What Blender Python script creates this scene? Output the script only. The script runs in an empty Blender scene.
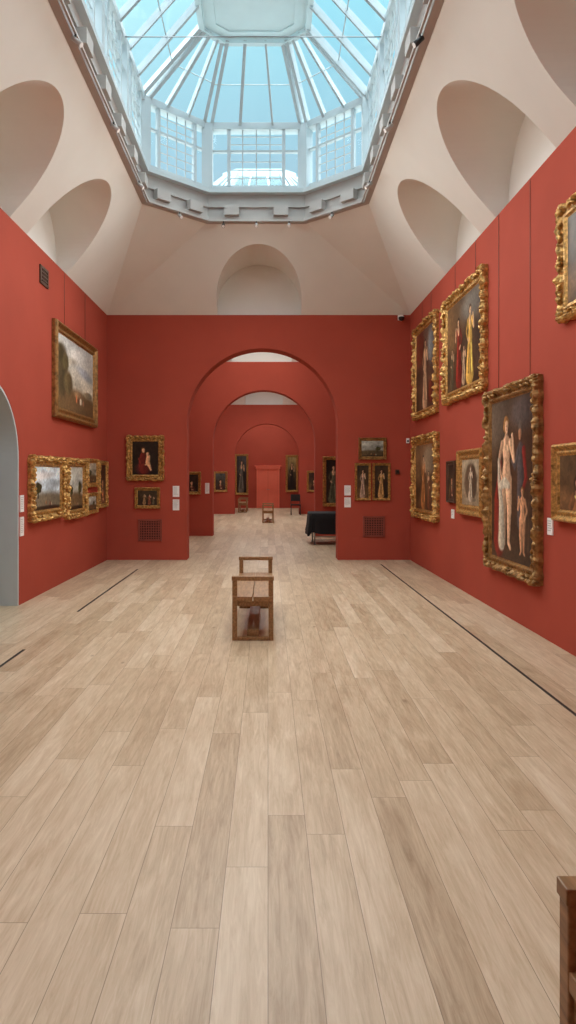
import bpy, bmesh, math, random
from mathutils import Vector, Matrix, noise
random.seed(4)
scene = bpy.context.scene
scene.view_settings.view_transform = 'Standard'
scene.view_settings.look = 'None'
scene.view_settings.exposure = 0.0

# ------------------------------------------------------------------ dimensions (metres)
XL, XR = -3.24, 2.86          # side walls
XC = -0.21                    # lantern axis
HW = 4.93                     # top of the red walls
TH = 0.4                      # partition thickness
Y1, Y2, Y3, Y4 = 12.9, 18.15, 28.9, 34.5   # front faces of cross walls
YB = -1.3                     # wall behind the viewer
ZR = 6.27                     # lantern rim
LH = 1.88                     # lantern half width

# ------------------------------------------------------------------ materials
def lin(c):
    return tuple((x/12.92 if x <= 0.04045 else ((x+0.055)/1.055)**2.4) for x in c)
def new_mat(name):
    m = bpy.data.materials.new(name); m.use_nodes = True
    nt = m.node_tree
    return m, nt, nt.nodes['Principled BSDF']
def mat(name, col, rough=0.6, metal=0.0, var=0.06, scale=4.0, bump=0.0, bscale=60.0, spec=0.5, detail=4):
    m, nt, b = new_mat(name)
    N, L = nt.nodes, nt.links
    tc = N.new('ShaderNodeTexCoord')
    nz = N.new('ShaderNodeTexNoise'); nz.inputs['Scale'].default_value = scale; nz.inputs['Detail'].default_value = detail
    L.new(tc.outputs['Object'], nz.inputs['Vector'])
    r = N.new('ShaderNodeValToRGB')
    c = lin(col)
    r.color_ramp.elements[0].position = 0.3; r.color_ramp.elements[1].position = 0.7
    r.color_ramp.elements[0].color = tuple(max(0, x*(1-var)) for x in c)+(1,)
    r.color_ramp.elements[1].color = tuple(min(1, x*(1+var)) for x in c)+(1,)
    L.new(nz.outputs['Fac'], r.inputs['Fac']); L.new(r.outputs['Color'], b.inputs['Base Color'])
    b.inputs['Roughness'].default_value = rough; b.inputs['Metallic'].default_value = metal
    b.inputs['Specular IOR Level'].default_value = spec
    if bump:
        n2 = N.new('ShaderNodeTexNoise'); n2.inputs['Scale'].default_value = bscale; n2.inputs['Detail'].default_value = 3
        L.new(tc.outputs['Object'], n2.inputs['Vector'])
        bp = N.new('ShaderNodeBump'); bp.inputs['Strength'].default_value = bump; bp.inputs['Distance'].default_value = 0.01
        L.new(n2.outputs['Fac'], bp.inputs['Height']); L.new(bp.outputs['Normal'], b.inputs['Normal'])
    return m

M_red   = mat('red_wall_fabric', (0.67, 0.30, 0.235), 0.85, var=0.06, scale=1.2, bump=0.08, bscale=180, spec=0.15)
M_plast = mat('cream_plaster', (0.905, 0.905, 0.88), 0.8, var=0.02, scale=2, spec=0.2)
M_white = mat('white_painted_timber', (0.77, 0.81, 0.82), 0.5, var=0.02)
M_curb  = mat('grey_painted_curb', (0.70, 0.68, 0.66), 0.6, var=0.04)
M_panel = mat('lantern_panel_white', (0.88, 0.96, 0.97), 0.6, var=0.02)
M_blue  = mat('blue_grey_paint', (0.78, 0.81, 0.82), 0.7, var=0.02)
M_gold  = mat('gilt_wood', (0.75, 0.585, 0.34), 0.36, metal=0.6, var=0.6, scale=26, bump=0.7, bscale=55)
M_gold2 = mat('dark_gilt_wood', (0.60, 0.45, 0.26), 0.42, metal=0.5, var=0.5, scale=18, bump=0.5, bscale=40)
M_woodf = mat('dark_wood_frame', (0.30, 0.20, 0.14), 0.45, var=0.2, scale=12)
M_black = mat('black_metal', (0.06, 0.06, 0.065), 0.5, var=0.1)
M_cloth = mat('black_cloth', (0.05, 0.055, 0.07), 0.85, var=0.2, scale=8, bump=0.2)
M_label = mat('white_label_card', (0.95, 0.94, 0.93), 0.6, var=0.01)
M_text  = mat('label_print', (0.66, 0.65, 0.65), 0.6, var=0.01)
M_vent  = mat('vent_brown_red', (0.54, 0.25, 0.19), 0.6, var=0.1, scale=9)
M_ventd = mat('vent_dark', (0.28, 0.13, 0.10), 0.8)
M_door  = mat('salmon_door_paint', (0.90, 0.44, 0.34), 0.5, var=0.03)
M_steel = mat('brushed_steel', (0.6, 0.6, 0.6), 0.3, metal=0.9)
M_slot  = mat('floor_slot_metal', (0.33, 0.30, 0.28), 0.5, metal=0.2)

def bench_wood():
    m, nt, b = new_mat('bench_oak')
    N, L = nt.nodes, nt.links
    tc = N.new('ShaderNodeTexCoord'); mp = N.new('ShaderNodeMapping'); mp.inputs['Scale'].default_value = (18, 2.5, 18)
    nz = N.new('ShaderNodeTexNoise'); nz.inputs['Scale'].default_value = 2.5; nz.inputs['Detail'].default_value = 6
    r = N.new('ShaderNodeValToRGB')
    r.color_ramp.elements[0].position = .3; r.color_ramp.elements[1].position = .75
    r.color_ramp.elements[0].color = lin((0.47, 0.34, 0.20))+(1,); r.color_ramp.elements[1].color = lin((0.67, 0.51, 0.34))+(1,)
    L.new(tc.outputs['Object'], mp.inputs['Vector']); L.new(mp.outputs['Vector'], nz.inputs['Vector'])
    L.new(nz.outputs['Fac'], r.inputs['Fac']); L.new(r.outputs['Color'], b.inputs['Base Color'])
    b.inputs['Roughness'].default_value = .4
    return m
M_bench = bench_wood()

def floor_mat():
    m, nt, b = new_mat('oak_plank_floor')
    N, L = nt.nodes, nt.links
    def math_(op, a, c=None, d=None):
        n = N.new('ShaderNodeMath'); n.operation = op
        for i, v in enumerate((a, c, d)):
            if v is None: continue
            if isinstance(v, (int, float)): n.inputs[i].default_value = v
            else: L.new(v, n.inputs[i])
        return n.outputs[0]
    tc = N.new('ShaderNodeTexCoord'); sp = N.new('ShaderNodeSeparateXYZ'); L.new(tc.outputs['Object'], sp.inputs[0])
    X, Y = sp.outputs['X'], sp.outputs['Y']
    W, LN = 0.18, 1.8
    xs = math_('DIVIDE', X, W); row = math_('FLOOR', xs)
    wn = N.new('ShaderNodeTexWhiteNoise'); wn.noise_dimensions = '1D'; L.new(row, wn.inputs['W'])
    ys = math_('ADD', math_('DIVIDE', Y, LN), math_('MULTIPLY', wn.outputs['Value'], 9.0)); col = math_('FLOOR', ys)
    cb = N.new('ShaderNodeCombineXYZ'); L.new(row, cb.inputs[0]); L.new(col, cb.inputs[1])
    wn2 = N.new('ShaderNodeTexWhiteNoise'); wn2.noise_dimensions = '2D'; L.new(cb.outputs[0], wn2.inputs['Vector'])
    pid = wn2.outputs['Value']
    fx = math_('FRACT', xs); dx = math_('MULTIPLY', math_('MINIMUM', fx, math_('SUBTRACT', 1.0, fx)), W)
    fy = math_('FRACT', ys); dy = math_('MULTIPLY', math_('MINIMUM', fy, math_('SUBTRACT', 1.0, fy)), LN)
    gap = math_('LESS_THAN', math_('MINIMUM', dx, dy), 0.0013)
    cg = N.new('ShaderNodeCombineXYZ')
    L.new(math_('MULTIPLY', X, 30.0), cg.inputs[0]); L.new(math_('MULTIPLY', Y, 2.2), cg.inputs[1]); L.new(math_('MULTIPLY', pid, 37.0), cg.inputs[2])
    nz = N.new('ShaderNodeTexNoise'); nz.inputs['Scale'].default_value = 1.4; nz.inputs['Detail'].default_value = 9; nz.inputs['Roughness'].default_value = .72
    nz.inputs['Distortion'].default_value = 1.2
    L.new(cg.outputs[0], nz.inputs['Vector'])
    cg2 = N.new('ShaderNodeCombineXYZ')
    L.new(math_('MULTIPLY', X, 7.0), cg2.inputs[0]); L.new(math_('MULTIPLY', Y, 1.2), cg2.inputs[1]); L.new(math_('MULTIPLY', pid, 11.0), cg2.inputs[2])
    nz2 = N.new('ShaderNodeTexNoise'); nz2.inputs['Scale'].default_value = 1.6; nz2.inputs['Detail'].default_value = 4
    nz2.inputs['Distortion'].default_value = .8
    L.new(cg2.outputs[0], nz2.inputs['Vector'])
    r = N.new('ShaderNodeValToRGB'); cr = r.color_ramp
    cr.elements[0].position = 0.0; cr.elements[0].color = lin((0.61, 0.51, 0.395))+(1,)
    cr.elements[1].position = 1.0; cr.elements[1].color = lin((0.885, 0.82, 0.72))+(1,)
    e = cr.elements.new(.5); e.color = lin((0.775, 0.69, 0.572))+(1,)
    f = math_('ADD', math_('MULTIPLY', pid, .38), math_('ADD', math_('MULTIPLY', nz.outputs['Fac'], 1.15), math_('MULTIPLY', nz2.outputs['Fac'], .75)))
    f = math_('SUBTRACT', f, .64)
    L.new(f, r.inputs['Fac'])
    vo = N.new('ShaderNodeTexVoronoi'); vo.inputs['Scale'].default_value = 1.0
    cg3 = N.new('ShaderNodeCombineXYZ'); L.new(math_('MULTIPLY', X, 2.6), cg3.inputs[0]); L.new(math_('MULTIPLY', Y, 1.3), cg3.inputs[1])
    L.new(cg3.outputs[0], vo.inputs['Vector'])
    kn = N.new('ShaderNodeMapRange'); kn.inputs[1].default_value = 0.015; kn.inputs[2].default_value = 0.06; kn.inputs[3].default_value = .55; kn.inputs[4].default_value = 0
    L.new(vo.outputs['Distance'], kn.inputs[0])
    mx = N.new('ShaderNodeMixRGB'); mx.inputs[2].default_value = lin((.45, .34, .24))+(1,)
    L.new(kn.outputs[0], mx.inputs[0]); L.new(r.outputs[0], mx.inputs[1])
    mg = N.new('ShaderNodeMixRGB'); mg.inputs[2].default_value = lin((.42, .33, .25))+(1,)
    L.new(math_('MULTIPLY', gap, .75), mg.inputs[0]); L.new(mx.outputs[0], mg.inputs[1])
    L.new(mg.outputs[0], b.inputs['Base Color'])
    b.inputs['Roughness'].default_value = .37; b.inputs['Specular IOR Level'].default_value = .45
    bp = N.new('ShaderNodeBump'); bp.inputs['Strength'].default_value = .06; bp.inputs['Distance'].default_value = .004
    L.new(nz.outputs['Fac'], bp.inputs['Height']); L.new(bp.outputs[0], b.inputs['Normal'])
    return m
M_floor = floor_mat()

def glass_mat():
    m = bpy.data.materials.new('skylight_glass'); m.use_nodes = True
    nt = m.node_tree; N, L = nt.nodes, nt.links; N.clear()
    o = N.new('ShaderNodeOutputMaterial'); t = N.new('ShaderNodeBsdfTransparent'); g = N.new('ShaderNodeBsdfGlossy')
    t.inputs[0].default_value = (.90, .98, 1, 1); g.inputs['Roughness'].default_value = .05
    nz = N.new('ShaderNodeTexNoise'); nz.inputs['Scale'].default_value = .8
    mr = N.new('ShaderNodeMapRange'); mr.inputs[3].default_value = .02; mr.inputs[4].default_value = .07
    mx = N.new('ShaderNodeMixShader'); L.new(nz.outputs['Fac'], mr.inputs[0]); L.new(mr.outputs[0], mx.inputs[0])
    L.new(t.outputs[0], mx.inputs[1]); L.new(g.outputs[0], mx.inputs[2]); L.new(mx.outputs[0], o.inputs[0])
    return m
M_glass = glass_mat()

def canvas_mat():
    m, nt, b = new_mat('oil_paint_canvas')
    N, L = nt.nodes, nt.links
    a = N.new('ShaderNodeVertexColor'); a.layer_name = 'paint'
    tc = N.new('ShaderNodeTexCoord'); nz = N.new('ShaderNodeTexNoise'); nz.inputs['Scale'].default_value = 22; nz.inputs['Detail'].default_value = 6; nz.inputs['Distortion'].default_value = .6
    L.new(tc.outputs['Object'], nz.inputs['Vector'])
    mr = N.new('ShaderNodeMapRange'); mr.inputs[1].default_value = .3; mr.inputs[2].default_value = .7; mr.inputs[3].default_value = .72; mr.inputs[4].default_value = 1.38
    L.new(nz.outputs['Fac'], mr.inputs[0])
    mx = N.new('ShaderNodeMixRGB'); mx.blend_type = 'MULTIPLY'; mx.inputs[0].default_value = 1
    L.new(a.outputs[0], mx.inputs[1]); L.new(mr.outputs[0], mx.inputs[2]); L.new(mx.outputs[0], b.inputs['Base Color'])
    b.inputs['Roughness'].default_value = .45; b.inputs['Specular IOR Level'].default_value = .3
    return m
M_canvas = canvas_mat()

# ------------------------------------------------------------------ mesh helpers
def finish(bm, name, mats, parent=None, smooth=False, recalc=True):
    if recalc: bmesh.ops.recalc_face_normals(bm, faces=bm.faces)
    me = bpy.data.meshes.new(name); bm.to_mesh(me); bm.free()
    for m in (mats if isinstance(mats, (list, tuple)) else [mats]): me.materials.append(m)
    if smooth:
        for p in me.polygons: p.use_smooth = True
    ob = bpy.data.objects.new(name, me); scene.collection.objects.link(ob)
    if parent: ob.parent = parent
    return ob
def box(bm, lo, hi, mi=0):
    x0, y0, z0 = lo; x1, y1, z1 = hi
    v = [bm.verts.new(p) for p in ((x0,y0,z0),(x1,y0,z0),(x1,y1,z0),(x0,y1,z0),(x0,y0,z1),(x1,y0,z1),(x1,y1,z1),(x0,y1,z1))]
    for f in ((0,3,2,1),(4,5,6,7),(0,1,5,4),(1,2,6,5),(2,3,7,6),(3,0,4,7)):
        bm.faces.new([v[i] for i in f]).material_index = mi
def beam(bm, p0, p1, w, d, up=(0,0,1), mi=0):
    p0, p1 = Vector(p0), Vector(p1); t = (p1-p0).normalized(); up = Vector(up)
    s = t.cross(up)
    if s.length < 1e-4: s = t.cross(Vector((0,1,0)))
    s.normalize(); u = s.cross(t).normalized()
    vs = []
    for p in (p0, p1):
        for a, c in ((-1,-1),(1,-1),(1,1),(-1,1)):
            vs.append(bm.verts.new(p + s*(a*w/2) + u*(c*d/2)))
    for f in ((3,2,1,0),(4,5,6,7),(0,1,5,4),(1,2,6,5),(2,3,7,6),(3,0,4,7)):
        bm.faces.new([vs[i] for i in f]).material_index = mi
def cyl(bm, p0, p1, r0, r1=None, n=16, mi=0):
    r1 = r0 if r1 is None else r1
    p0, p1 = Vector(p0), Vector(p1); t = (p1-p0).normalized()
    s = t.cross(Vector((0,0,1)))
    if s.length < 1e-4: s = Vector((1,0,0))
    s.normalize(); u = t.cross(s)
    A = []; B = []
    for i in range(n):
        a = 2*math.pi*i/n; d = s*math.cos(a)+u*math.sin(a)
        A.append(bm.verts.new(p0+d*r0)); B.append(bm.verts.new(p1+d*r1))
    for i in range(n):
        j = (i+1) % n; f = bm.faces.new((A[i],A[j],B[j],B[i])); f.material_index = mi; f.smooth = True
    bm.faces.new(A[::-1]).material_index = mi; bm.faces.new(B).material_index = mi
def boolean_diff(ob, cutters):
    for c in cutters:
        md = ob.modifiers.new('b', 'BOOLEAN'); md.operation = 'DIFFERENCE'; md.solver = 'EXACT'; md.object = c
    bpy.context.view_layer.update()
    dg = bpy.context.evaluated_depsgraph_get()
    me = bpy.data.meshes.new_from_object(ob.evaluated_get(dg))
    ob.modifiers.clear(); old = ob.data; ob.data = me; bpy.data.meshes.remove(old)
    for c in cutters: bpy.data.objects.remove(c, do_unlink=True)
def arch_profile(hw, zs, z0, n=40, rise=None):
    rise = hw if rise is None else rise
    pts = [(-hw, z0)]
    for i in range(n+1):
        a = math.pi - math.pi*i/n
        pts.append((hw*math.cos(a), zs + rise*math.sin(a)))
    pts.append((hw, z0))
    return pts
def arch_cutter(axis, c, hw, zs, z0, d0, d1, n=40):
    bm = bmesh.new(); P = arch_profile(hw, zs, z0, n)
    def mk(d): return [bm.verts.new((c+a, d, z) if axis == 'y' else (d, c+a, z)) for a, z in P]
    A, B = mk(d0), mk(d1); k = len(P)
    bm.faces.new(A); bm.faces.new(B[::-1])
    for i in range(k):
        j = (i+1) % k; bm.faces.new((A[i], B[i], B[j], A[j]))
    return finish(bm, 'cut', [M_plast])

# ------------------------------------------------------------------ room shell
bm = bmesh.new(); box(bm, (-5.0, -2.2, -0.2), (3.8, 35.6, 0.0)); finish(bm, 'floor', M_floor)
bm = bmesh.new(); box(bm, (XL-TH, YB-TH, 0), (XL, Y4+TH, HW)); wl = finish(bm, 'wall_left', M_red)
boolean_diff(wl, [arch_cutter('x', 7.41, 0.93, 1.92, -0.1, XL-TH-.2, XL+.2)])
bm = bmesh.new(); box(bm, (XR, YB-TH, 0), (XR+TH, Y4+TH, HW)); finish(bm, 'wall_right', M_red)
bm = bmesh.new(); box(bm, (XL, YB-TH, 0), (XR, YB, HW)); finish(bm, 'wall_behind', M_red)
bm = bmesh.new(); box(bm, (XL, Y4, 0), (XR, Y4+TH, HW)); finish(bm, 'wall_end', M_red)
for nm, y, hw, cx, zs in (('wall_back', Y1, 1.52, -0.115, 2.74), ('wall_second_room', Y2, 1.45, -0.115, 2.68), ('wall_third_room', Y3, 1.45, -0.05, 2.62)):
    bm = bmesh.new(); box(bm, (XL, y, 0), (XR, y+TH, HW)); w = finish(bm, nm, M_red)
    boolean_diff(w, [arch_cutter('y', cx, hw, zs, -0.1, y-.2, y+TH+.2, 64)])
bm = bmesh.new()
P = arch_profile(0.93, 1.92, 0.0, 40); Q = arch_profile(0.90, 1.92, 0.0, 40)
xa, xb = XL-0.004, XL-1.5
def ring4(x, PP): return [bm.verts.new((x, 7.41+a, z)) for a, z in PP]
A, B, C, D = ring4(xa, P), ring4(xb, P), ring4(xa, Q), ring4(xb, Q)
for i in range(len(P)-1):
    bm.faces.new((A[i],A[i+1],B[i+1],B[i])); bm.faces.new((C[i],D[i],D[i+1],C[i+1])); bm.faces.new((A[i],C[i],C[i+1],A[i+1]))
bm.faces.new(B); bm.faces.new(D[::-1])
finish(bm, 'trim_archway_lining', M_blue)

# ------------------------------------------------------------------ vaulted ceilings + lanterns
def octo(hw, y0, y1, cx, cy):
    return [(XC-hw+cx, y1), (XC+hw-cx, y1), (XC+hw, y1-cy), (XC+hw, y0+cy), (XC+hw-cx, y0), (XC-hw+cx, y0), (XC-hw, y0+cy), (XC-hw, y1-cy)]
def offset_poly(P, d):
    n = len(P); out = []
    ctr = Vector((sum(p[0] for p in P)/n, sum(p[1] for p in P)/n))
    L = []
    for i in range(n):
        a, b = Vector(P[i]), Vector(P[(i+1) % n]); t = (b-a).normalized(); nn = Vector((t.y, -t.x))
        if nn.dot((a+b)/2-ctr) < 0: nn = -nn
        L.append((a+nn*d, t))
    for i in range(n):
        p, t = L[i-1]; q, s = L[i]
        den = t.x*s.y - t.y*s.x
        k = ((q.x-p.x)*s.y - (q.y-p.y)*s.x)/den
        out.append((p.x+t.x*k, p.y+t.y*k))
    return out
def ring(bm, P, d0, d1, z0, z1, mi=0):
    I, O = offset_poly(P, d0), offset_poly(P, d1); n = len(P)
    v = [[bm.verts.new((x, y, z)) for x, y in R] for R, z in ((I,z0),(O,z0),(O,z1),(I,z1))]
    for i in range(n):
        j = (i+1) % n
        for k in range(4):
            m = (k+1) % 4
            bm.faces.new((v[k][i], v[k][j], v[m][j], v[m][i])).material_index = mi

def build_room_top(y0, y1, niches_side, idx, full=True):
    inset = 1.34
    O = octo(LH, y0+inset, y1-inset, 1.0, 0.85 if (y1-y0) > 5 else 0.7)
    bm = bmesh.new(); box(bm, (XL-TH, y0-TH/2, HW), (XR+TH, y1+TH/2, ZR)); vault = finish(bm, 'ceiling', M_plast)
    bm = bmesh.new()
    R = [(XL, y0), (XR, y0), (XR, y1), (XL, y1)]
    lo = [bm.verts.new((p[0], p[1], HW-.3)) for p in R]; r_ = [bm.verts.new((p[0], p[1], HW)) for p in R]
    o_ = [bm.verts.new((p[0], p[1], ZR)) for p in O]; hi = [bm.verts.new((p[0], p[1], ZR+.3)) for p in O]
    bm.faces.new(lo); bm.faces.new(hi)
    for i in range(4): bm.faces.new((lo[i], lo[(i+1) % 4], r_[(i+1) % 4], r_[i]))
    for i in range(8): bm.faces.new((o_[i], o_[(i+1) % 8], hi[(i+1) % 8], hi[i]))
    for q in ((r_[3],r_[2],o_[1],o_[0]), (r_[2],r_[1],o_[3],o_[2]), (r_[1],r_[0],o_[5],o_[4]), (r_[0],r_[3],o_[7],o_[6]),
              (r_[2],o_[2],o_[1]), (r_[1],o_[4],o_[3]), (r_[0],o_[6],o_[5]), (r_[3],o_[0],o_[7])): bm.faces.new(q)
    cut = [finish(bm, 'cut', [M_plast])]
    hwn, zs = .845, HW+.205
    cut.append(arch_cutter('y', -0.18, hwn, zs, HW-.05, y1+.14, y1-1.6))
    cut.append(arch_cutter('y', -0.18, hwn, zs, HW-.05, y0-.14, y0+1.6))
    for c in niches_side:
        cut.append(arch_cutter('x', c, hwn, zs, HW-.05, XL-.16, XL+1.5))
        cut.append(arch_cutter('x', c, hwn, zs, HW-.05, XR+.16, XR-1.5))
    boolean_diff(vault, cut)
    root = bpy.data.objects.new('window_lantern', None); scene.collection.objects.link(root)
    bm = bmesh.new()
    ring(bm, O, 0.0, .5, ZR, 6.78)
    ring(bm, O, -.07, .02, ZR-.03, ZR+.07)
    ring(bm, O, -.035, .02, ZR+.25, ZR+.30)
    n = 8
    for i in range(n):
        a, b = Vector(O[i]), Vector(O[(i+1) % n]); ln = (b-a).length; t = (b-a)/ln; nn = Vector((t.y, -t.x))
        if nn.dot((a+b)/2-Vector((XC, (y0+y1)/2))) > 0: nn = -nn
        k = max(1, round(ln/.8))
        for j in range(k):
            s = (j+.5)/k*ln; c = a+t*s+nn*.07
            e0 = c-t*.13; e1 = c+t*.13
            beam(bm, (e0.x, e0.y, ZR+.16), (e1.x, e1.y, ZR+.16), .14, .17)
    finish(bm, 'curb', M_curb, root)
    bm = bmesh.new()
    ring(bm, O, -.10, .18, 6.76, 6.84); ring(bm, O, -.05, .14, 7.92, 8.04); ring(bm, O, -.02, .12, 6.84, 6.92)
    ring(bm, O, -.02, .05, 7.52, 7.555)
    G = bmesh.new()
    Og = offset_poly(O, .03)
    for i in range(n):
        a, b = Vector(O[i]), Vector(O[(i+1) % n]); ln = (b-a).length; t = (b-a)/ln
        G.faces.new([G.verts.new((x, y, z)) for (x, y), z in ((Og[i], 6.9), (Og[(i+1) % n], 6.9), (Og[(i+1) % n], 7.95), (Og[i], 7.95))])
        beam(bm, (a.x, a.y, 6.8), (a.x, a.y, 8.0), .19, .19, up=(t.x, t.y, 0))
        bays = max(1, round(ln/1.45)); bl = ln/bays
        for j in range(bays):
            if j: p = a+t*(bl*j); beam(bm, (p.x, p.y, 6.85), (p.x, p.y, 7.95), .12, .13, up=(t.x, t.y, 0))
            for s, w in ((.22, .07), (.78, .07)):
                p = a+t*(bl*(j+s)); beam(bm, (p.x, p.y, 6.9), (p.x, p.y, 7.93), w, .06, up=(t.x, t.y, 0))
            if full:
                for s in (.36, .50, .64):
                    p = a+t*(bl*(j+s)); beam(bm, (p.x, p.y, 6.9), (p.x, p.y, 7.93), .012, .02, up=(t.x, t.y, 0))
                for z in (7.05, 7.2, 7.35, 7.66, 7.80):
                    p = a+t*(bl*(j+.24)); q = a+t*(bl*(j+.76)); beam(bm, (p.x, p.y, z), (q.x, q.y, z), .02, .012)
    cyp = .29
    Pn = octo(.84, y0+inset+.93, y1-inset-.93, .34, cyp) if (y1-y0) > 5 else octo(.84, (y0+y1)/2-.35, (y0+y1)/2+.35, .3, .2)
    ze, zp = 8.0, 8.92
    for i in range(n):
        a, b = Vector((*O[i], ze)), Vector((*O[(i+1) % n], ze)); c, d = Vector((*Pn[i], zp)), Vector((*Pn[(i+1) % n], zp))
        G.faces.new([G.verts.new(p) for p in (a, b, d, c)])
        nr = (b-a).cross(c-a).normalized()
        off = (b-a).normalized()*.07
        beam(bm, a+off, c+off*.6, .06, .12, up=nr); beam(bm, a-off, c-off*.6, .06, .12, up=nr)
        k = (3 if (b-a).length < 2 else 4) if (b-a).length < 3 else round((b-a).length/.62)
        for j in range(1, k):
            s = j/k; beam(bm, a.lerp(b, s), c.lerp(d, s), .055 if j % 2 else .035, .10, up=nr)
        beam(bm, a.lerp(c, .5), b.lerp(d, .5), .012, .02, up=nr)
    finish(bm, 'white_framing', M_white, root)
    finish(G, 'glazing', M_glass, root)
    bm = bmesh.new()
    I = offset_poly(Pn, .05)
    lo = [bm.verts.new((x, y, zp)) for x, y in I]; hi = [bm.verts.new((x, y, zp+.12)) for x, y in I]
    bm.faces.new(lo); bm.faces.new(hi[::-1])
    for i in range(n): bm.faces.new((lo[i], lo[(i+1) % n], hi[(i+1) % n], hi[i]))
    ring(bm, Pn, -.03, .06, zp-.07, zp+.03); ring(bm, Pn, -.22, -.17, zp-.025, zp+.01)
    finish(bm, 'roof_panel', M_panel, root)
    bm = bmesh.new()
    for yy in ([y1-inset-2.4, y1-inset-5.0, y1-inset-7.6] if y1-y0 > 9 else [(y0+y1)/2]):
        cyl(bm, (XC-LH, yy, 7.96), (XC+LH, yy, 7.96), .008, n=8)
    finish(bm, 'tie_rod', M_steel, root)
    return O

O1 = build_room_top(YB, Y1, [9.45, 7.2, 4.95, 2.7, .45], 1)
O2 = build_room_top(Y1+TH, Y2, [15.7], 2, False)
O3 = build_room_top(Y2+TH, Y3, [20.5, 23.7, 26.9], 3, False)
O4 = build_room_top(Y3+TH, Y4, [31.9], 4, False)

# ------------------------------------------------------------------ track spotlights on the rim (fixtures + their lamps; far-room sets added for brightness)
def mk_lamp(e):
    lamp = bpy.data.lights.new('track_lamp', 'SPOT'); lamp.energy = e; lamp.spot_size = math.radians(150); lamp.spot_blend = 1.0
    lamp.shadow_soft_size = .05; lamp.color = (1.0, .95, .88); return lamp
def spot_track(O, counts, default, yc, energy, ymin=-99):
    lamp = mk_lamp(energy)
    root = bpy.data.objects.new('track_spotlights', None); scene.collection.objects.link(root)
    bm = bmesh.new()
    ring(bm, O, -.115, -.09, ZR-.03, ZR+.0, 0)
    n = 8
    for i in range(n):
        a, b = Vector(O[i]), Vector(O[(i+1) % n]); ln = (b-a).length; t = (b-a)/ln; nn = Vector((t.y, -t.x))
        if nn.dot((a+b)/2-Vector((XC, yc))) > 0: nn = -nn
        k = counts.get(i, default)
        for j in range(k):
            c = a+t*((j+.5)/k*ln)+nn*.1
            if c.y < ymin: continue
            p = Vector((c.x, c.y, ZR-.03)); q = p-Vector((0, 0, .06))
            cyl(bm, p, q, .010, n=8, mi=1)
            d = Vector((nn.x*.72, nn.y*.72, -.6)).normalized()
            cyl(bm, q-d*.04, q+d*.08, .024, .032, mi=(1 if (i+j) % 4 == 0 else 0)); cyl(bm, q+d*.08, q+d*.084, .027, .027, mi=2)
            lo = bpy.data.objects.new('lamp', lamp); scene.collection.objects.link(lo); lo.parent = root
            lo.location = q+d*.15; lo.rotation_euler = d.to_track_quat('-Z', 'Y').to_euler()
    finish(bm, 'track_and_heads', [M_curb, M_black, M_label], root)
spot_track(O1, {0: 3, 1: 1, 7: 1, 3: 1, 5: 1, 4: 2}, 6, 5.8, 84, 2.5)
spot_track(O2, {0: 1, 4: 1, 1: 0, 3: 0, 5: 0, 7: 0}, 1, (Y1+TH+Y2)/2, 120)  # this and the next two: unseen tracks, added to brighten the far rooms
spot_track(O3, {0: 1, 4: 1, 1: 0, 3: 0, 5: 0, 7: 0}, 3, (Y2+TH+Y3)/2, 110)
spot_track(O4, {0: 1, 4: 1, 1: 0, 3: 0, 5: 0, 7: 0}, 1, (Y3+TH+Y4)/2, 120)

# ------------------------------------------------------------------ paintings
def ss(x, a, b):
    t = max(0, min(1, (x-a)/(b-a))); return t*t*(3-2*t)
def mul(c, k): return tuple(min(1, x*k) for x in c)
def cap(u, v, h, asp, pts, col, sf=.12):
    return [('c', u, v, h, asp, p, q, col, sf) for p, q in zip(pts, pts[1:])]
def figure(u, v, h, skin=(.85,.68,.52), dress=(.6,.2,.15), hair=(.2,.12,.08), asp=1.0, lean=0, nude=False, male=False, flip=1):
    f = flip; B = []
    def C(pts, col, sf=.12): B.extend(cap(u, v, h, asp, [(x*f, y, r) for x, y, r in pts], col, sf))
    lg = skin if nude else mul(dress, .75)
    if nude or male:
        C([(-.045,.50,.066), (-.05,.28,.045), (-.04,.05,.024), (-.07,.025,.02)], mul(lg, .86)); C([(.045,.50,.068), (.06,.29,.046), (.045,.06,.024), (.08,.02,.02)], lg)
    else:
        C([(0,.60,.055), (-.01,.40,.10), (-.02,.06,.165)], dress, .08)
        C([(-.03,.52,.01), (-.07,.08,.018)], mul(dress, .6), .5); C([(.04,.52,.012), (.08,.08,.02)], mul(dress, 1.35), .5); C([(.0,.45,.008), (.01,.07,.016)], mul(dress, .7), .5)
    C([(0,.76,.078), (.005,.64,.062), (0,.54,.088)], skin if nude else dress)
    if not nude: C([(0,.79,.05), (0,.74,.04)], skin)
    C([(0,.84,.026), (0,.80,.03)], mul(skin, .85))
    C([(-.085,.775,.032), (-.155,.64,.026), (-.09,.53,.02)], mul(skin, .85) if nude else mul(dress, .85)); C([(-.09,.53,.02), (-.06,.50,.018)], skin)
    C([(.085,.775,.032), (.15,.65,.026)], skin if nude else mul(dress, 1.1)); C([(.15,.65,.024), (.13,.80,.018), (.12,.83,.017)], skin)
    if nude:
        C([(-.03,.745,.018), (-.03,.74,.02)], mul(skin, 1.08), .6); C([(.035,.745,.018), (.035,.74,.02)], mul(skin, 1.1), .6)
        C([(.0,.62,.006), (.0,.56,.008)], mul(skin, .8), .6)
    C([(0,.925,.052), (-.012,.90,.05)], hair); C([(.008,.905,.036), (.008,.875,.028)], skin)
    C([(-.004,.9,.004), (.0,.9,.004)], (.2,.1,.08), .4); C([(.018,.9,.004), (.022,.9,.004)], (.2,.1,.08), .4); C([(.004,.872,.003), (.014,.872,.003)], (.6,.25,.2), .4)
    return B
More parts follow.
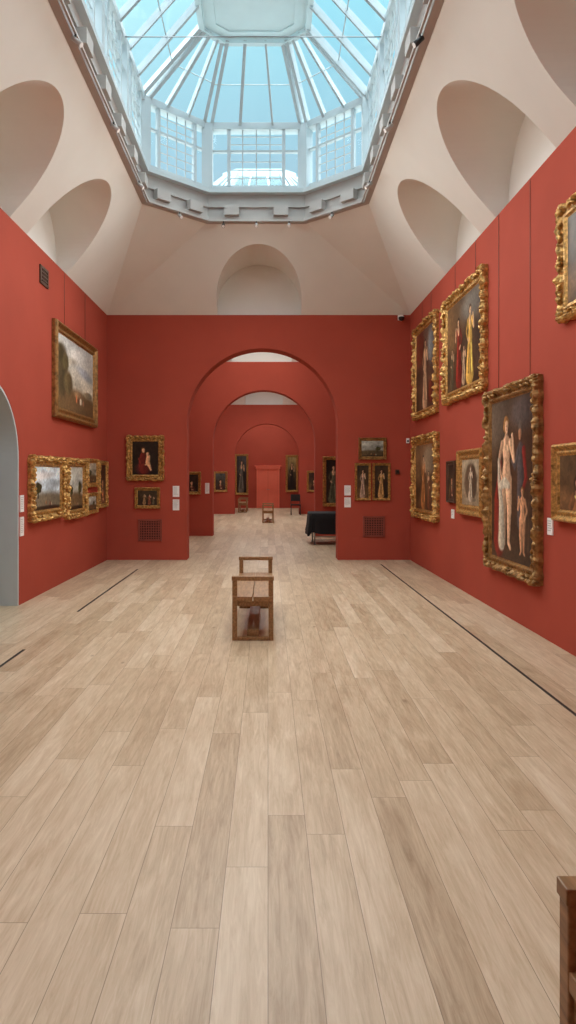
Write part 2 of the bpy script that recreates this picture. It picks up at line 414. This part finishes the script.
def bust(u, v, s, asp, skin=(.85,.66,.5), dress=(.25,.15,.12), hair=(.2,.12,.08)):
    B = []
    def C(pts, col, sf=.12): B.extend(cap(u, v, s, asp, pts, col, sf))
    C([(-.02,-.05,.30), (0,.18,.16)], dress); C([(-.14,.2,.09), (-.26,-.05,.09)], mul(dress, .8)); C([(.14,.2,.09), (.26,-.05,.09)], mul(dress, 1.15))
    C([(0,.30,.07), (0,.22,.08)], mul(skin, .85)); C([(-.08,.20,.03), (0,.12,.035), (.08,.20,.03)], mul(dress, 2.2), .3)
    C([(0,.54,.135), (-.01,.46,.13)], hair); C([(.01,.50,.095), (.012,.42,.07)], skin)
    C([(-.03,.49,.012), (-.02,.49,.012)], (.2,.1,.08), .4); C([(.045,.49,.012), (.055,.49,.012)], (.2,.1,.08), .4); C([(.014,.47,.008), (.018,.44,.012)], mul(skin, .8), .4); C([(-.005,.40,.009), (.035,.40,.009)], (.65,.28,.22), .4)
    C([(.0,.02,.03), (.12,.0,.04)], skin, .3)
    return B
def paint_color(u, v, spec):
    top, bot, blobs, grain = spec
    t = ss(v, 0, 1); c = [bot[i]*(1-t)+top[i]*t for i in range(3)]
    k = 1+grain*noise.noise(Vector((u*5, v*5, len(blobs)*3.1)))
    c = [x*k for x in c]
    uu = u+.006*noise.noise(Vector((u*14, v*14, 1))); vv = v+.006*noise.noise(Vector((u*14, v*14, 7)))
    for b in blobs:
        if b[0] == 'c':
            _, bu, bv, h, asp, p, q, col, sf = b
            X, Y = (uu-bu)/(h*asp), (vv-bv)/h
            m = max(p[2], q[2])*(1+sf)
            if X < min(p[0], q[0])-m or X > max(p[0], q[0])+m or Y < min(p[1], q[1])-m or Y > max(p[1], q[1])+m: continue
            dx, dy = q[0]-p[0], q[1]-p[1]; l2 = dx*dx+dy*dy+1e-9
            s = max(0, min(1, ((X-p[0])*dx+(Y-p[1])*dy)/l2)); r = p[2]+(q[2]-p[2])*s
            ox = X-p[0]-dx*s; d = math.hypot(ox, Y-p[1]-dy*s)/r; side = ox/r
        else:
            (bu, bv, ru, rv, an, col, sf) = b
            dx, dy = uu-bu, vv-bv; ca, sa = math.cos(an), math.sin(an)
            X, Y = dx*ca+dy*sa, -dx*sa+dy*ca
            d = math.hypot(X/ru, Y/rv); side = X/ru
        if d < 1+sf:
            a = 1-ss(d, 1-sf, 1+sf); sh = 1.12-.38*ss(side, -1, 1.1)
            c = [c[i]*(1-a)+min(1, col[i]*sh)*a for i in range(3)]
    return [max(0, min(1, x)) for x in c]

def painting(name, wall, a0, a1, z0, z1, fw, depth, ornate, spec, fm=None, plane=None, wires=()):
    W, H = abs(a1-a0), z1-z0; ac, zc = (a0+a1)/2, (z0+z1)/2
    fm = fm or M_gold
    bm = bmesh.new()
    lay = bm.verts.layers.float_color.new('paint')
    prof = [(0,0),(0,.55),(.07,.85),(.18,1),(.26,.92),(.34,.70),(.42,.50),(.50,.42),(.58,.44),(.70,.60),(.80,.58),(.88,.38),(1,.30)]
    nseg = 4 if not ornate else max(20, int(44*max(W, H)))
    loops = []
    for t, c in prof:
        w, h = W/2-t*fw, H/2-t*fw
        cs = [(-w,-h),(w,-h),(w,h),(-w,h)]; nrm = [(0,-1),(1,0),(0,1),(-1,0)]; loop = []
        for s in range(4):
            p, q = cs[s], cs[(s+1) % 4]; side = W if s % 2 == 0 else H
            k = max(2, round(side/(fw*1.0)))
            for i in range(nseg):
                f = i/nseg; x, z = p[0]+(q[0]-p[0])*f, p[1]+(q[1]-p[1])*f; cc = c
                if ornate:
                    wv = .5-.5*math.cos(2*math.pi*k*f)
                    nzv = noise.noise(Vector((x*22, z*22, ac*3))); nz2 = noise.noise(Vector((x*9, z*9, ac*5+4)))
                    am = ornate*fw*max(0, 1-t*2.2)
                    o = am*(.10*wv+.10*nzv+.08*nz2)
                    x += nrm[s][0]*o; z += nrm[s][1]*o
                    if .05 < t < .65: cc = c*(1+ornate*(.15*(wv-.5)+.55*nzv+.25*nz2))
                loop.append(bm.verts.new((x, -cc*depth, z)))
        loops.append(loop)
    n = len(loops[0])
    for A, B in zip(loops, loops[1:]):
        for i in range(n):
            j = (i+1) % n; bm.faces.new((A[i], A[j], B[j], B[i]))
    bm.faces.new(loops[0][::-1])
    def lobe(x, z, y, rx, rz, ry, ang):
        M = Matrix.Translation((x, -y, z)) @ Matrix.Rotation(-ang, 4, 'Y') @ Matrix.Diagonal((rx, ry, rz, 1))
        r = bmesh.ops.create_uvsphere(bm, u_segments=10, v_segments=6, radius=1, matrix=M)
        for v in r['verts']:
            for f in v.link_faces: f.smooth = True
    if ornate:
        for sx in (-1, 1):
            for sz in (-1, 1):
                cx, cz = sx*(W/2-.42*fw), sz*(H/2-.42*fw); base = math.atan2(sz, sx)
                lobe(cx, cz, depth*.75, fw*.20, fw*.20, depth*.45, base)
                for k in (-1.6, -.95, -.45, 0, .45, .95, 1.6):
                    an = base+k; R = fw*.36
                    lobe(cx+math.cos(an)*R, cz+math.sin(an)*R, depth*.7, fw*.22*ornate, fw*.07, depth*.35, an)
                for an, sg in ((0 if sx < 0 else math.pi, sz), (math.pi/2 if sz < 0 else -math.pi/2, sx)):
                    for m in (.85, 1.3, 1.75):
                        lobe(cx+math.cos(an)*fw*m, cz+math.sin(an)*fw*m, depth*.8, fw*.24, fw*.08, depth*.3, an+.5*(-1)**int(m*2))
        for sx, sz in ((0,1),(0,-1),(1,0),(-1,0)):
            cx, cz = sx*(W/2-.38*fw), sz*(H/2-.38*fw); base = math.atan2(sz, sx)
            lobe(cx, cz, depth*.8, fw*.16, fw*.2, depth*.4, base)
            for k in (-1.5, -.9, -.45, 0, .45, .9, 1.5):
                an = base+k; lobe(cx+math.cos(an)*fw*.34, cz+math.sin(an)*fw*.34, depth*.7, fw*.2*ornate, fw*.065, depth*.32, an)
    w, h = W/2-fw*.97, H/2-fw*.97
    w_res = 60 if (plane and plane > Y1+1) else 115
    nu = max(30, min(150, int(w*2*w_res))); nv = max(30, min(200, int(h*2*w_res)))
    grid = []
    for j in range(nv+1):
        rw = []
        for i in range(nu+1):
            u, v = i/nu, j/nv; vt = bm.verts.new((-w+2*w*u, -depth*.33, -h+2*h*v))
            vt[lay] = (*lin(paint_color(u, v, spec)), 1); rw.append(vt)
        grid.append(rw)
    for j in range(nv):
        for i in range(nu):
            f = bm.faces.new((grid[j][i], grid[j][i+1], grid[j+1][i+1], grid[j+1][i])); f.material_index = 1
    for wx in wires: cyl(bm, (wx*W, -.006, H/2-fw*.3), (wx*W, -.006, HW-zc-.01), .003, n=6, mi=2)
    ob = finish(bm, name, [fm, M_canvas, M_woodf])
    if wall == 'back': ob.location = (ac, plane-.002, zc)
    elif wall == 'right': ob.location = (XR-.002, ac, zc); ob.rotation_euler = (0, 0, -math.pi/2)
    else: ob.location = (XL+.002, ac, zc); ob.rotation_euler = (0, 0, math.pi/2)
    return ob

DK = (.19,.135,.10); DK2 = (.12,.085,.07); BR = (.38,.28,.18)
def landscape(sky=(.68,.72,.74), land=(.33,.27,.17), trees=()):
    B = [(.5, .12, .9, .28, 0, land, .3), (.3, .78, .4, .10, .1, tuple(min(1, c*1.2) for c in sky), .7), (.7, .62, .3, .08, -.1, tuple(c*.82 for c in sky), .7)]
    for (u, v, r) in trees:
        B += cap(u, v-r*1.6, 1, 1, [(0,0,.02), (.01,r*1.6,.012)], (.2,.15,.1))
        for k in range(9):
            a = k*2.4; q = r*.62*math.sqrt(k/9); c = .8+.35*((k*37) % 10)/10
            B.append((u+math.cos(a)*q, v+math.sin(a)*q*1.2, r*.42, r*.42, 0, (.25*c,.24*c,.13*c), .3))
    B += [(.45, .16, .03, .05, 0, (.6,.45,.3), .3), (.6, .12, .025, .06, 0, (.5,.25,.15), .3), (.66, .12, .02, .05, 0, (.7,.65,.55), .3), (.5, .03, .6, .05, 0, (.2,.15,.1), .5)]
    return (sky, tuple(c*.9 for c in sky), B, .25)

# --- right wall
painting('framed_portrait_painting', 'right', 6.20, 5.1, 3.16, 4.26, .15, .08, 1.0, (DK, BR, bust(.5, .1, .85, 1, dress=(.3,.2,.3)), .4))
painting('framed_group_portrait_painting', 'right', 10.25, 8.33, 2.82, 4.44, .17, .09, 1.0,
    ((.36,.28,.20), (.26,.19,.13), [(.2, .75, .25, .3, .2, (.46,.34,.22), .4), (.75,.85,.3,.15,0,(.45,.42,.38),.5), (.5,.02,.7,.08,0,(.3,.22,.15),.4)] + figure(.70, .06, .82, dress=(.84,.66,.32), asp=.8, hair=(.3,.2,.1)) + figure(.36, .07, .76, dress=(.52,.17,.13), asp=.8, flip=-1) + figure(.52, .05, .42, dress=(.7,.58,.46), asp=.8) + figure(.15, .06, .45, dress=(.35,.32,.24), asp=.8), .4), wires=(-.25, .25))
painting('framed_full_length_portrait_painting', 'right', 12.35, 10.72, 2.76, 4.48, .15, .09, .9,
    ((.34,.27,.22), (.28,.2,.15), [(.2,.8,.25,.25,0,(.46,.22,.16),.4), (.8,.75,.15,.2,0,(.5,.52,.52),.5)] + figure(.5, .05, .85, dress=(.78,.62,.48), asp=.95) + [(.8,.2,.1,.15,0,(.45,.18,.12),.3)], .4), wires=(-.2, .2))
painting('framed_mythological_painting', 'right', 12.40, 10.68, .92, 2.42, .17, .10, 1.0,
    ((.50,.38,.27), (.34,.24,.16), [(.7,.75,.3,.2,0,(.58,.50,.40),.4)] + figure(.42, .06, .80, dress=(.70,.46,.26), asp=.85) + figure(.70, .06, .55, dress=(.5,.3,.2), asp=.85, flip=-1), .4))
painting('small_framed_panel_painting', 'right', 10.13, 9.70, 1.27, 1.92, .07, .05, 0, (DK, BR, bust(.5, .1, .85, 1.2), .3), M_woodf)
painting('framed_statue_painting', 'right', 9.50, 8.42, 1.13, 2.06, .15, .08, 0,
    ((.66,.60,.50), (.58,.50,.40), [(.5,.5,.34,.42,0,(.38,.31,.24),.12), (.5,.12,.3,.05,0,(.6,.53,.44),.1)] + figure(.5, .14, .72, skin=(.84,.76,.66), dress=(.78,.70,.60), hair=(.6,.5,.4), asp=.95), .2), M_gold)
V = ((.28,.22,.16), (.25,.18,.13),
     [(.8,.6,.3,.4,0,(.30,.21,.15),.4), (.15,.88,.3,.16,.3,(.42,.36,.30),.5), (.75,.9,.25,.1,0,(.34,.30,.28),.5), (.5,.03,.7,.07,0,(.30,.22,.16),.4)]
     + cap(.30, .08, .8, 1.1, [(-.08,.65,.04), (-.16,.35,.10), (-.12,.06,.16)], (.50,.16,.12))
     + cap(.72, .30, .6, 1.2, [(0,.60,.11), (0,.34,.10), (-.02,.12,.09), (-.02,-.1,.08)], (.33,.30,.30)) + cap(.72, .30, .6, 1.2, [(0,.86,.065), (0,.82,.06)], (.38,.34,.30)) + cap(.72, .30, .6, 1.2, [(-.02,.80,.045), (-.02,.77,.04)], (.70,.50,.37))
     + cap(.72, .30, .6, 1.2, [(-.08,.62,.04), (-.18,.46,.032), (-.28,.52,.025)], (.36,.33,.33)) + cap(.72, .30, .6, 1.2, [(.1,.62,.05), (.17,.35,.04), (.05,.22,.03)], (.5,.16,.13))
     + figure(.38, .06, .86, skin=(.90,.72,.57), hair=(.62,.44,.25), asp=1.42, nude=True)
     + cap(.38, .06, .86, 1.42, [(-.16,.66,.016), (-.15,.5,.03), (-.10,.30,.05), (-.10,.05,.07)], (.80,.75,.66), .2) + cap(.38, .06, .86, 1.42, [(-.11,.47,.035), (-.02,.49,.04), (.05,.47,.025)], (.84,.79,.70), .2)
     + figure(.76, .05, .42, skin=(.84,.62,.46), hair=(.5,.35,.2), asp=1.55, nude=True, flip=-1)
     + cap(.9, .1, 1, 1, [(0,.0,.03), (.02,.45,.008)], (.3,.22,.16)), .4)
painting('framed_nude_and_cupid_painting', 'right', 8.24, 6.66, .54, 2.74, .16, .10, .8, V, M_gold2, wires=(-.3, .3))
painting('framed_interior_painting', 'right', 6.34, 5.4, 1.24, 1.99, .12, .07, 0, ((.34,.26,.18), (.44,.31,.2), bust(.5, .1, .8, .9, dress=(.6,.4,.25)), .3))
# --- left wall
painting('framed_landscape_painting', 'left', 9.60, 11.90, 2.58, 4.05, .17, .09, 0, ((.74,.74,.72), (.80,.75,.64), [(.6,.85,.3,.1,.2,(.90,.89,.86),.6), (.75,.62,.22,.07,-.2,(.64,.66,.68),.6), (.3,.7,.2,.05,.2,(.88,.84,.76),.6), (.5,.10,.9,.22,0,(.46,.37,.25),.3), (.12,.52,.13,.36,0,(.34,.31,.22),.25), (.2,.66,.08,.12,0,(.40,.37,.25),.3), (.06,.75,.08,.12,0,(.32,.30,.2),.3), (.27,.38,.11,.16,0,(.42,.37,.25),.3), (.85,.32,.12,.05,0,(.5,.46,.37),.3), (.55,.26,.12,.05,0,(.64,.52,.38),.4), (.5,.2,.02,.06,0,(.8,.48,.3),.2), (.56,.19,.018,.05,0,(.4,.25,.2),.2), (.62,.18,.03,.05,0,(.88,.84,.74),.2), (.7,.17,.025,.04,0,(.58,.43,.32),.2)], .2), M_gold2, wires=(-.25, .25))
painting('framed_landscape_painting', 'left', 8.64, 10.02, 1.06, 1.96, .15, .09, 1.0, landscape((.84,.90,.94), (.50,.46,.38), ((.15,.5,.14),)))
painting('framed_landscape_painting', 'left', 10.18, 11.22, 1.0, 1.97, .14, .09, .9, landscape((.76,.76,.72), (.46,.37,.25), ((.8,.5,.15), (.2,.45,.12))))
painting('framed_landscape_painting', 'left', 11.38, 12.08, 1.49, 2.0, .08, .06, .6, landscape((.66,.63,.56), (.38,.29,.2), ((.3,.5,.16),)))
painting('framed_landscape_painting', 'left', 11.38, 12.08, 1.0, 1.38, .07, .05, .6, landscape((.70,.70,.66), (.38,.3,.2), ((.7,.5,.14),)))
painting('framed_portrait_painting', 'left', 12.18, 12.78, 1.08, 1.98, .08, .06, .6, (DK, BR, bust(.5, .1, .85, 1.3, dress=(.5,.3,.2)), .3))
# --- back wall
MC = [(.45,.18,.34,.2,0,(.28,.12,.12),.2)] + cap(.45, .08, .8, 1.2, [(-.03,.62,.13), (-.05,.40,.16), (.0,.15,.22)], (.45,.15,.12)) + cap(.45, .08, .8, 1.2, [(-.03,.86,.085), (-.04,.80,.085)], (.35,.2,.12)) + cap(.45, .08, .8, 1.2, [(-.02,.83,.06), (-.015,.77,.045)], (.92,.72,.54)) \
    + cap(.62, .16, .7, 1.2, [(.0,.55,.085), (-.03,.30,.10), (.06,.12,.06), (.12,-.02,.04)], (.92,.70,.52)) + cap(.62, .16, .7, 1.2, [(-.03,.68,.07), (-.03,.66,.07)], (.6,.4,.22)) + cap(.62, .16, .7, 1.2, [(-.04,.67,.055), (-.04,.63,.05)], (.93,.72,.56)) + cap(.35, .16, .7, 1.2, [(-.1,.45,.05), (.0,.25,.045), (.2,.2,.035)], (.50,.18,.14)) + cap(.35, .16, .7, 1.2, [(.2,.2,.035), (.28,.22,.03)], (.9,.7,.52))
painting('framed_portrait_painting', 'back', -2.84, -2.09, 1.60, 2.50, .12, .07, 1.0, ((.16,.12,.09), (.13,.10,.07), MC, .3), plane=Y1)
painting('framed_landscape_painting', 'back', -2.68, -2.17, 1.04, 1.46, .065, .05, .6, ((.26,.22,.16), (.2,.14,.1), figure(.35, .1, .7, dress=(.65,.5,.34), asp=.7) + figure(.62, .1, .65, dress=(.55,.3,.2), asp=.7) + figure(.82, .1, .5, dress=(.4,.36,.28), asp=.7), .3), plane=Y1)
painting('framed_landscape_painting', 'back', 1.82, 2.38, 2.02, 2.46, .065, .05, 0, landscape((.60,.60,.56), (.34,.28,.19), ((.75,.5,.14),)), M_gold2, plane=Y1)
painting('framed_portrait_painting', 'back', 1.745, 2.07, 1.20, 1.95, .05, .04, 0, ((.2,.15,.1), BR, figure(.5, .05, .85, dress=(.68,.56,.48), asp=1.7), .3), plane=Y1)
painting('framed_portrait_painting', 'back', 2.10, 2.46, 1.20, 1.95, .05, .04, 0, ((.24,.18,.12), DK, figure(.5, .05, .85, dress=(.74,.56,.34), asp=1.7), .3), plane=Y1)
painting('framed_portrait_painting', 'back', -2.42, -1.90, 1.18, 1.82, .08, .06, .5, (DK, DK2, bust(.5, .1, .8, 1.2), .3), plane=Y2)
painting('framed_full_length_portrait_painting', 'back', 1.55, 2.25, .84, 2.25, .10, .07, .5, (DK2, DK, figure(.4, .05, .85, dress=(.34,.34,.26), asp=1.8), .3), plane=Y2)
painting('framed_portrait_painting', 'back', -2.45, -1.83, 1.0, 1.92, .09, .06, .5, ((.3,.3,.28), DK, bust(.5, .1, .8, 1.2), .3), plane=Y3)
painting('framed_portrait_painting', 'back', 1.75, 2.4, 1.0, 1.95, .09, .06, .5, (DK, BR, bust(.5, .1, .8, 1.2), .3), plane=Y3)
painting('framed_full_length_portrait_painting', 'back', -1.78, -1.06, .72, 2.90, .11, .07, .4, ((.24,.24,.24), DK2, figure(.5, .05, .85, dress=(.4,.38,.34), asp=2.2), .3), plane=Y4)
painting('framed_full_length_portrait_painting', 'back', .95, 1.62, .86, 2.85, .11, .07, .4, ((.55,.47,.3), DK2, figure(.5, .05, .8, dress=(.12,.1,.1), asp=2.2), .3), plane=Y4)

# labels
def label(wall, a, z, w, h, plane=None):
    bm = bmesh.new(); box(bm, (-w/2, -.012, -h/2), (w/2, 0, h/2))
    zz = h/2-.03
    while zz > -h/2+.03:
        box(bm, (-w*.4, -.0135, zz-.003), (w*(.1+.28*random.random()), -.011, zz+.003), 1); zz -= .024
    ob = finish(bm, 'caption_label', [M_label, M_text])
    if wall == 'back': ob.location = (a, plane, z)
    elif wall == 'right': ob.location = (XR, a, z); ob.rotation_euler = (0, 0, -math.pi/2)
    else: ob.location = (XL, a, z); ob.rotation_euler = (0, 0, math.pi/2)
label('back', -1.85, 1.38, .13, .22, Y1); label('back', -1.85, 1.11, .13, .22, Y1)
label('back', 1.60, 1.40, .13, .20, Y1); label('back', 1.60, 1.16, .13, .20, Y1)
label('back', -1.72, 1.35, .12, .3, Y2)
label('left', 8.42, 1.32, .12, .22); label('left', 8.42, 1.02, .12, .25)
label('right', 6.48, 1.17, .12, .17); label('right', 9.9, 1.1, .14, .14)

# vents
def vent(wall, a, z, w, h, plane=None, m=M_vent):
    bm = bmesh.new(); box(bm, (-w/2, -.006, -h/2), (w/2, 0, h/2), 1)
    for s in (-1, 1):
        box(bm, (s*w/2-.02, -.02, -h/2-.02), (s*w/2+.02, 0, h/2+.02)); box(bm, (-w/2, -.02, s*h/2-.02), (w/2, 0, s*h/2+.02))
    n = int(w/.045); k = int(h/.045)
    for i in range(1, n): box(bm, (-w/2+w*i/n-.008, -.014, -h/2), (-w/2+w*i/n+.008, 0, h/2))
    for i in range(1, k): box(bm, (-w/2, -.015, -h/2+h*i/k-.008), (w/2, 0, -h/2+h*i/k+.008))
    ob = finish(bm, 'air_vent_grille', [m, M_ventd])
    if wall == 'back': ob.location = (a, plane, z)
    else: ob.location = (XL, a, z); ob.rotation_euler = (0, 0, math.pi/2)
vent('back', -2.375, .60, .44, .40, Y1); vent('back', 2.13, .67, .40, .38, Y1); vent('left', 9.25, 4.56, .30, .22, m=M_woodf)

# security camera, sensors
bm = bmesh.new(); box(bm, (-.05, -.05, -.0), (.05, 0, .10)); cyl(bm, (0, -.02, .05), (0, -.09, .03), .02)
bmesh.ops.create_uvsphere(bm, u_segments=16, v_segments=10, radius=.06, matrix=Matrix.Translation((0, -.12, .02)))
for f in bm.faces:
    if len(f.verts) <= 4 and f.calc_center_median().y < -.125 and f.calc_center_median().z < .03: f.material_index = 1
ob = finish(bm, 'security_camera', [M_label, M_black]); ob.location = (2.66, Y1, HW-.11)
bm = bmesh.new(); box(bm, (-.04, -.03, -.05), (.04, 0, .05)); box(bm, (-.025, -.034, -.01), (.025, -.03, .03), 1)
ob = finish(bm, 'humidity_sensor', [M_woodf, M_black]); ob.location = (2.60, Y1, 1.77)
bm = bmesh.new(); box(bm, (-.03, -.03, -.05), (.03, 0, .05)); box(bm, (-.015, -.034, -.03), (.015, -.03, .01), 1)
ob = finish(bm, 'alarm_sensor', [M_label, M_black]); ob.location = (2.81, Y1, 2.4)

# floor slots
bm = bmesh.new()
for x, y0, y1, w in ((2.16, 0, 12.25, .026), (-2.36, 7.95, 11.6, .028), (-2.36, 0, 6.2, .028)):
    box(bm, (x-w/2, y0, -.004), (x+w/2, y1, .0025), 0); box(bm, (x-w*.28, y0+.01, .0), (x+w*.28, y1-.01, .0035), 1)
finish(bm, 'trim_floor_slots', [M_slot, M_black])

# ------------------------------------------------------------------ benches
def bench(loc, length=1.66):
    root = bpy.data.objects.new('wooden_bench', None); scene.collection.objects.link(root); root.location = loc
    W, T = .42, .05
    def part(nm, *bxs):
        bm = bmesh.new()
        for lo, hi in bxs: box(bm, lo, hi)
        ob = finish(bm, nm, M_bench, root)
        md = ob.modifiers.new('bev', 'BEVEL'); md.width = .004; md.segments = 2
    for k, y in enumerate((0, length-T)):
        part('end_frame_%d' % (k+1), ((-W/2, y, 0), (-W/2+T, y+T, .612)), ((W/2-T, y, 0), (W/2, y+T, .612)),
             ((-W/2-.006, y-.004, .612), (W/2+.006, y+T+.004, .655)), ((-W/2+T, y, .0), (W/2-T, y+T, .035)))
    part('seat', ((-W/2+.002, -.01, .40), (-.004, length-.002, .45)), ((.004, -.01, .40), (W/2-.002, length-.002, .45)))
    part('apron', ((-W/2+.012, T, .33), (-W/2+.037, length-T, .40)), ((W/2-.037, T, .33), (W/2-.012, length-T, .40)), ((-W/2+T, .01, .35), (W/2-T, T-.01, .40)), ((-W/2+T, length-T+.01, .35), (W/2-T, length-.01, .40)))
    part('stretcher', ((-.06, T, .035), (.06, length-T, .10)))
    part('cross_brace', ((-W/2+T, length*.5-.03, .30), (W/2-T, length*.5+.03, .34)))
    return root
bench((-.155, 6.54, 0)); bench((.95, -.03, 0)); bench((.0, 23.3, 0)); bench((-1.2, 30.2, 0))

# ------------------------------------------------------------------ black draped table
root = bpy.data.objects.new('draped_table', None); scene.collection.objects.link(root); root.location = (1.75, 16.2, 0)
bm = bmesh.new(); hx, hy = .72, .5; NP = 160; loops = []
def rr(i, gx, gy):
    a = 2*math.pi*i/NP; c, s = math.cos(a), math.sin(a); e = .18
    return (gx*math.copysign(abs(c)**e, c), gy*math.copysign(abs(s)**e, s))
for lv, (dz, gx) in enumerate(((.775, -.03), (.78, 0), (.76, .012), (.62, .02), (.45, .03), (.33, .04), (.26, .045))):
    lp = []
    for i in range(NP):
        x, y = rr(i, hx+gx, hy+gx); f = max(0, lv-2)/4
        w = 1+.035*f*math.sin(i*2*math.pi/NP*17+math.sin(i*.2))+.02*f*math.sin(i*2*math.pi/NP*41)
        lp.append(bm.verts.new((x*w, y*w, dz+(.05*math.sin(i*.13)*f if lv > 3 else 0))))
    loops.append(lp)
for A, B in zip(loops, loops[1:]):
    for i in range(NP): bm.faces.new((A[i], A[(i+1) % NP], B[(i+1) % NP], B[i])).smooth = True
bm.faces.new(loops[0]); finish(bm, 'cloth', M_cloth, root)
bm = bmesh.new(); box(bm, (-hx+.02, -hy+.02, .72), (hx-.02, hy-.02, .765)); finish(bm, 'table_top', M_woodf, root)
for k, (x, y) in enumerate(((-.6, -.4), (.6, -.4), (-.6, .4), (.6, .4))):
    bm = bmesh.new(); cyl(bm, (x, y, .0), (x, y, .72), .018); cyl(bm, (x, y, 0), (x, y, .03), .03); finish(bm, 'leg_%d' % (k+1), M_steel, root)
bm = bmesh.new(); beam(bm, (-.6, -.4, .12), (.6, -.4, .12), .02, .02); beam(bm, (-.6, .4, .12), (.6, .4, .12), .02, .02); finish(bm, 'stretcher', M_steel, root)

# small black attendant chair
root = bpy.data.objects.new('attendant_chair', None); scene.collection.objects.link(root); root.location = (1.22, 28.3, 0)
bm = bmesh.new(); box(bm, (-.22, -.22, .42), (.22, .22, .47)); finish(bm, 'seat', M_black, root)
bm = bmesh.new(); box(bm, (-.2, .19, .60), (.2, .22, .90)); finish(bm, 'backrest', M_black, root)
for k, (x, y, h) in enumerate(((-.2, -.2, .43), (.2, -.2, .43), (-.2, .205, .9), (.2, .205, .9))):
    bm = bmesh.new(); cyl(bm, (x, y, 0), (x, y, h), .014, n=10); finish(bm, 'leg_%d' % (k+1), M_black, root)

# ------------------------------------------------------------------ end door
root = bpy.data.objects.new('door_1', None); scene.collection.objects.link(root); root.location = (0, Y4, 0)
bm = bmesh.new()
for s in (-1, 1): box(bm, (s*.56-.06, -.07, 0), (s*.56+.06, 0, 2.15))
box(bm, (-.66, -.09, 2.10), (.66, 0, 2.24)); box(bm, (-.72, -.11, 2.24), (.72, 0, 2.29)); finish(bm, 'architrave', M_door, root)
bm = bmesh.new()
for s in (-1, 1):
    x0, x1 = (s*.25-.245, s*.25+.245); box(bm, (x0, -.03, .01), (x1, 0, 2.1))
    for z0, z1 in ((.15, .9), (1.05, 1.95)):
        for q0, q1 in (((x0+.06, z0), (x1-.06, z0+.03)), ((x0+.06, z1-.03), (x1-.06, z1)), ((x0+.06, z0), (x0+.09, z1)), ((x1-.09, z0), (x1-.06, z1))):
            box(bm, (q0[0], -.045, q0[1]), (q1[0], -.03, q1[1]))
finish(bm, 'leaves', M_door, root)
bm = bmesh.new(); cyl(bm, (.05, -.03, 1.0), (.05, -.09, 1.0), .02); cyl(bm, (-.05, -.03, 1.0), (-.05, -.09, 1.0), .02); finish(bm, 'handles', M_steel, root)

# ------------------------------------------------------------------ light
w = bpy.data.worlds.new('sky'); scene.world = w; w.use_nodes = True
N, L = w.node_tree.nodes, w.node_tree.links; N.clear()
out = N.new('ShaderNodeOutputWorld'); bg = N.new('ShaderNodeBackground'); bg.inputs[1].default_value = 1.1
tc = N.new('ShaderNodeTexCoord'); nz = N.new('ShaderNodeTexNoise'); nz.inputs['Scale'].default_value = 2.2; nz.inputs['Detail'].default_value = 3
r = N.new('ShaderNodeValToRGB'); r.color_ramp.elements[0].position = .35; r.color_ramp.elements[1].position = .70
r.color_ramp.elements[0].color = (.21, .64, .82, 1); r.color_ramp.elements[1].color = (.56, .93, 1.0, 1)
sp = N.new('ShaderNodeSeparateXYZ'); mr = N.new('ShaderNodeMapRange'); mr.inputs[1].default_value = .42; mr.inputs[2].default_value = .60
mx = N.new('ShaderNodeMixRGB'); mx.inputs[1].default_value = (.42, .61, .72, 1)
L.new(tc.outputs['Generated'], sp.inputs[0]); L.new(sp.outputs['Z'], mr.inputs[0]); L.new(mr.outputs[0], mx.inputs[0]); L.new(r.outputs[0], mx.inputs[2])
L.new(tc.outputs['Generated'], nz.inputs['Vector']); L.new(nz.outputs['Fac'], r.inputs['Fac']); L.new(mx.outputs[0], bg.inputs[0]); L.new(bg.outputs[0], out.inputs[0])
sl = bpy.data.lights.new('overcast_sun', 'SUN'); sl.energy = 12; sl.angle = math.radians(125); sl.color = (.99, .99, 1.0)
so = bpy.data.objects.new('overcast_sun', sl); scene.collection.objects.link(so); so.location = (0, 5, 20); so.rotation_euler = (0, 0, 0)

# ------------------------------------------------------------------ camera
cd = bpy.data.cameras.new('camera'); cam = bpy.data.objects.new('camera', cd); scene.collection.objects.link(cam)
cam.location = (0, 0, 1.67); cam.rotation_euler = (math.radians(90), 0, 0)
cd.sensor_fit = 'VERTICAL'; cd.sensor_height = 36; cd.sensor_width = 36*576/1024; cd.lens = 641/1024*36
cd.shift_x = 20/1024; cd.shift_y = -35/1024; cd.clip_start = .05; cd.clip_end = 200
scene.camera = cam
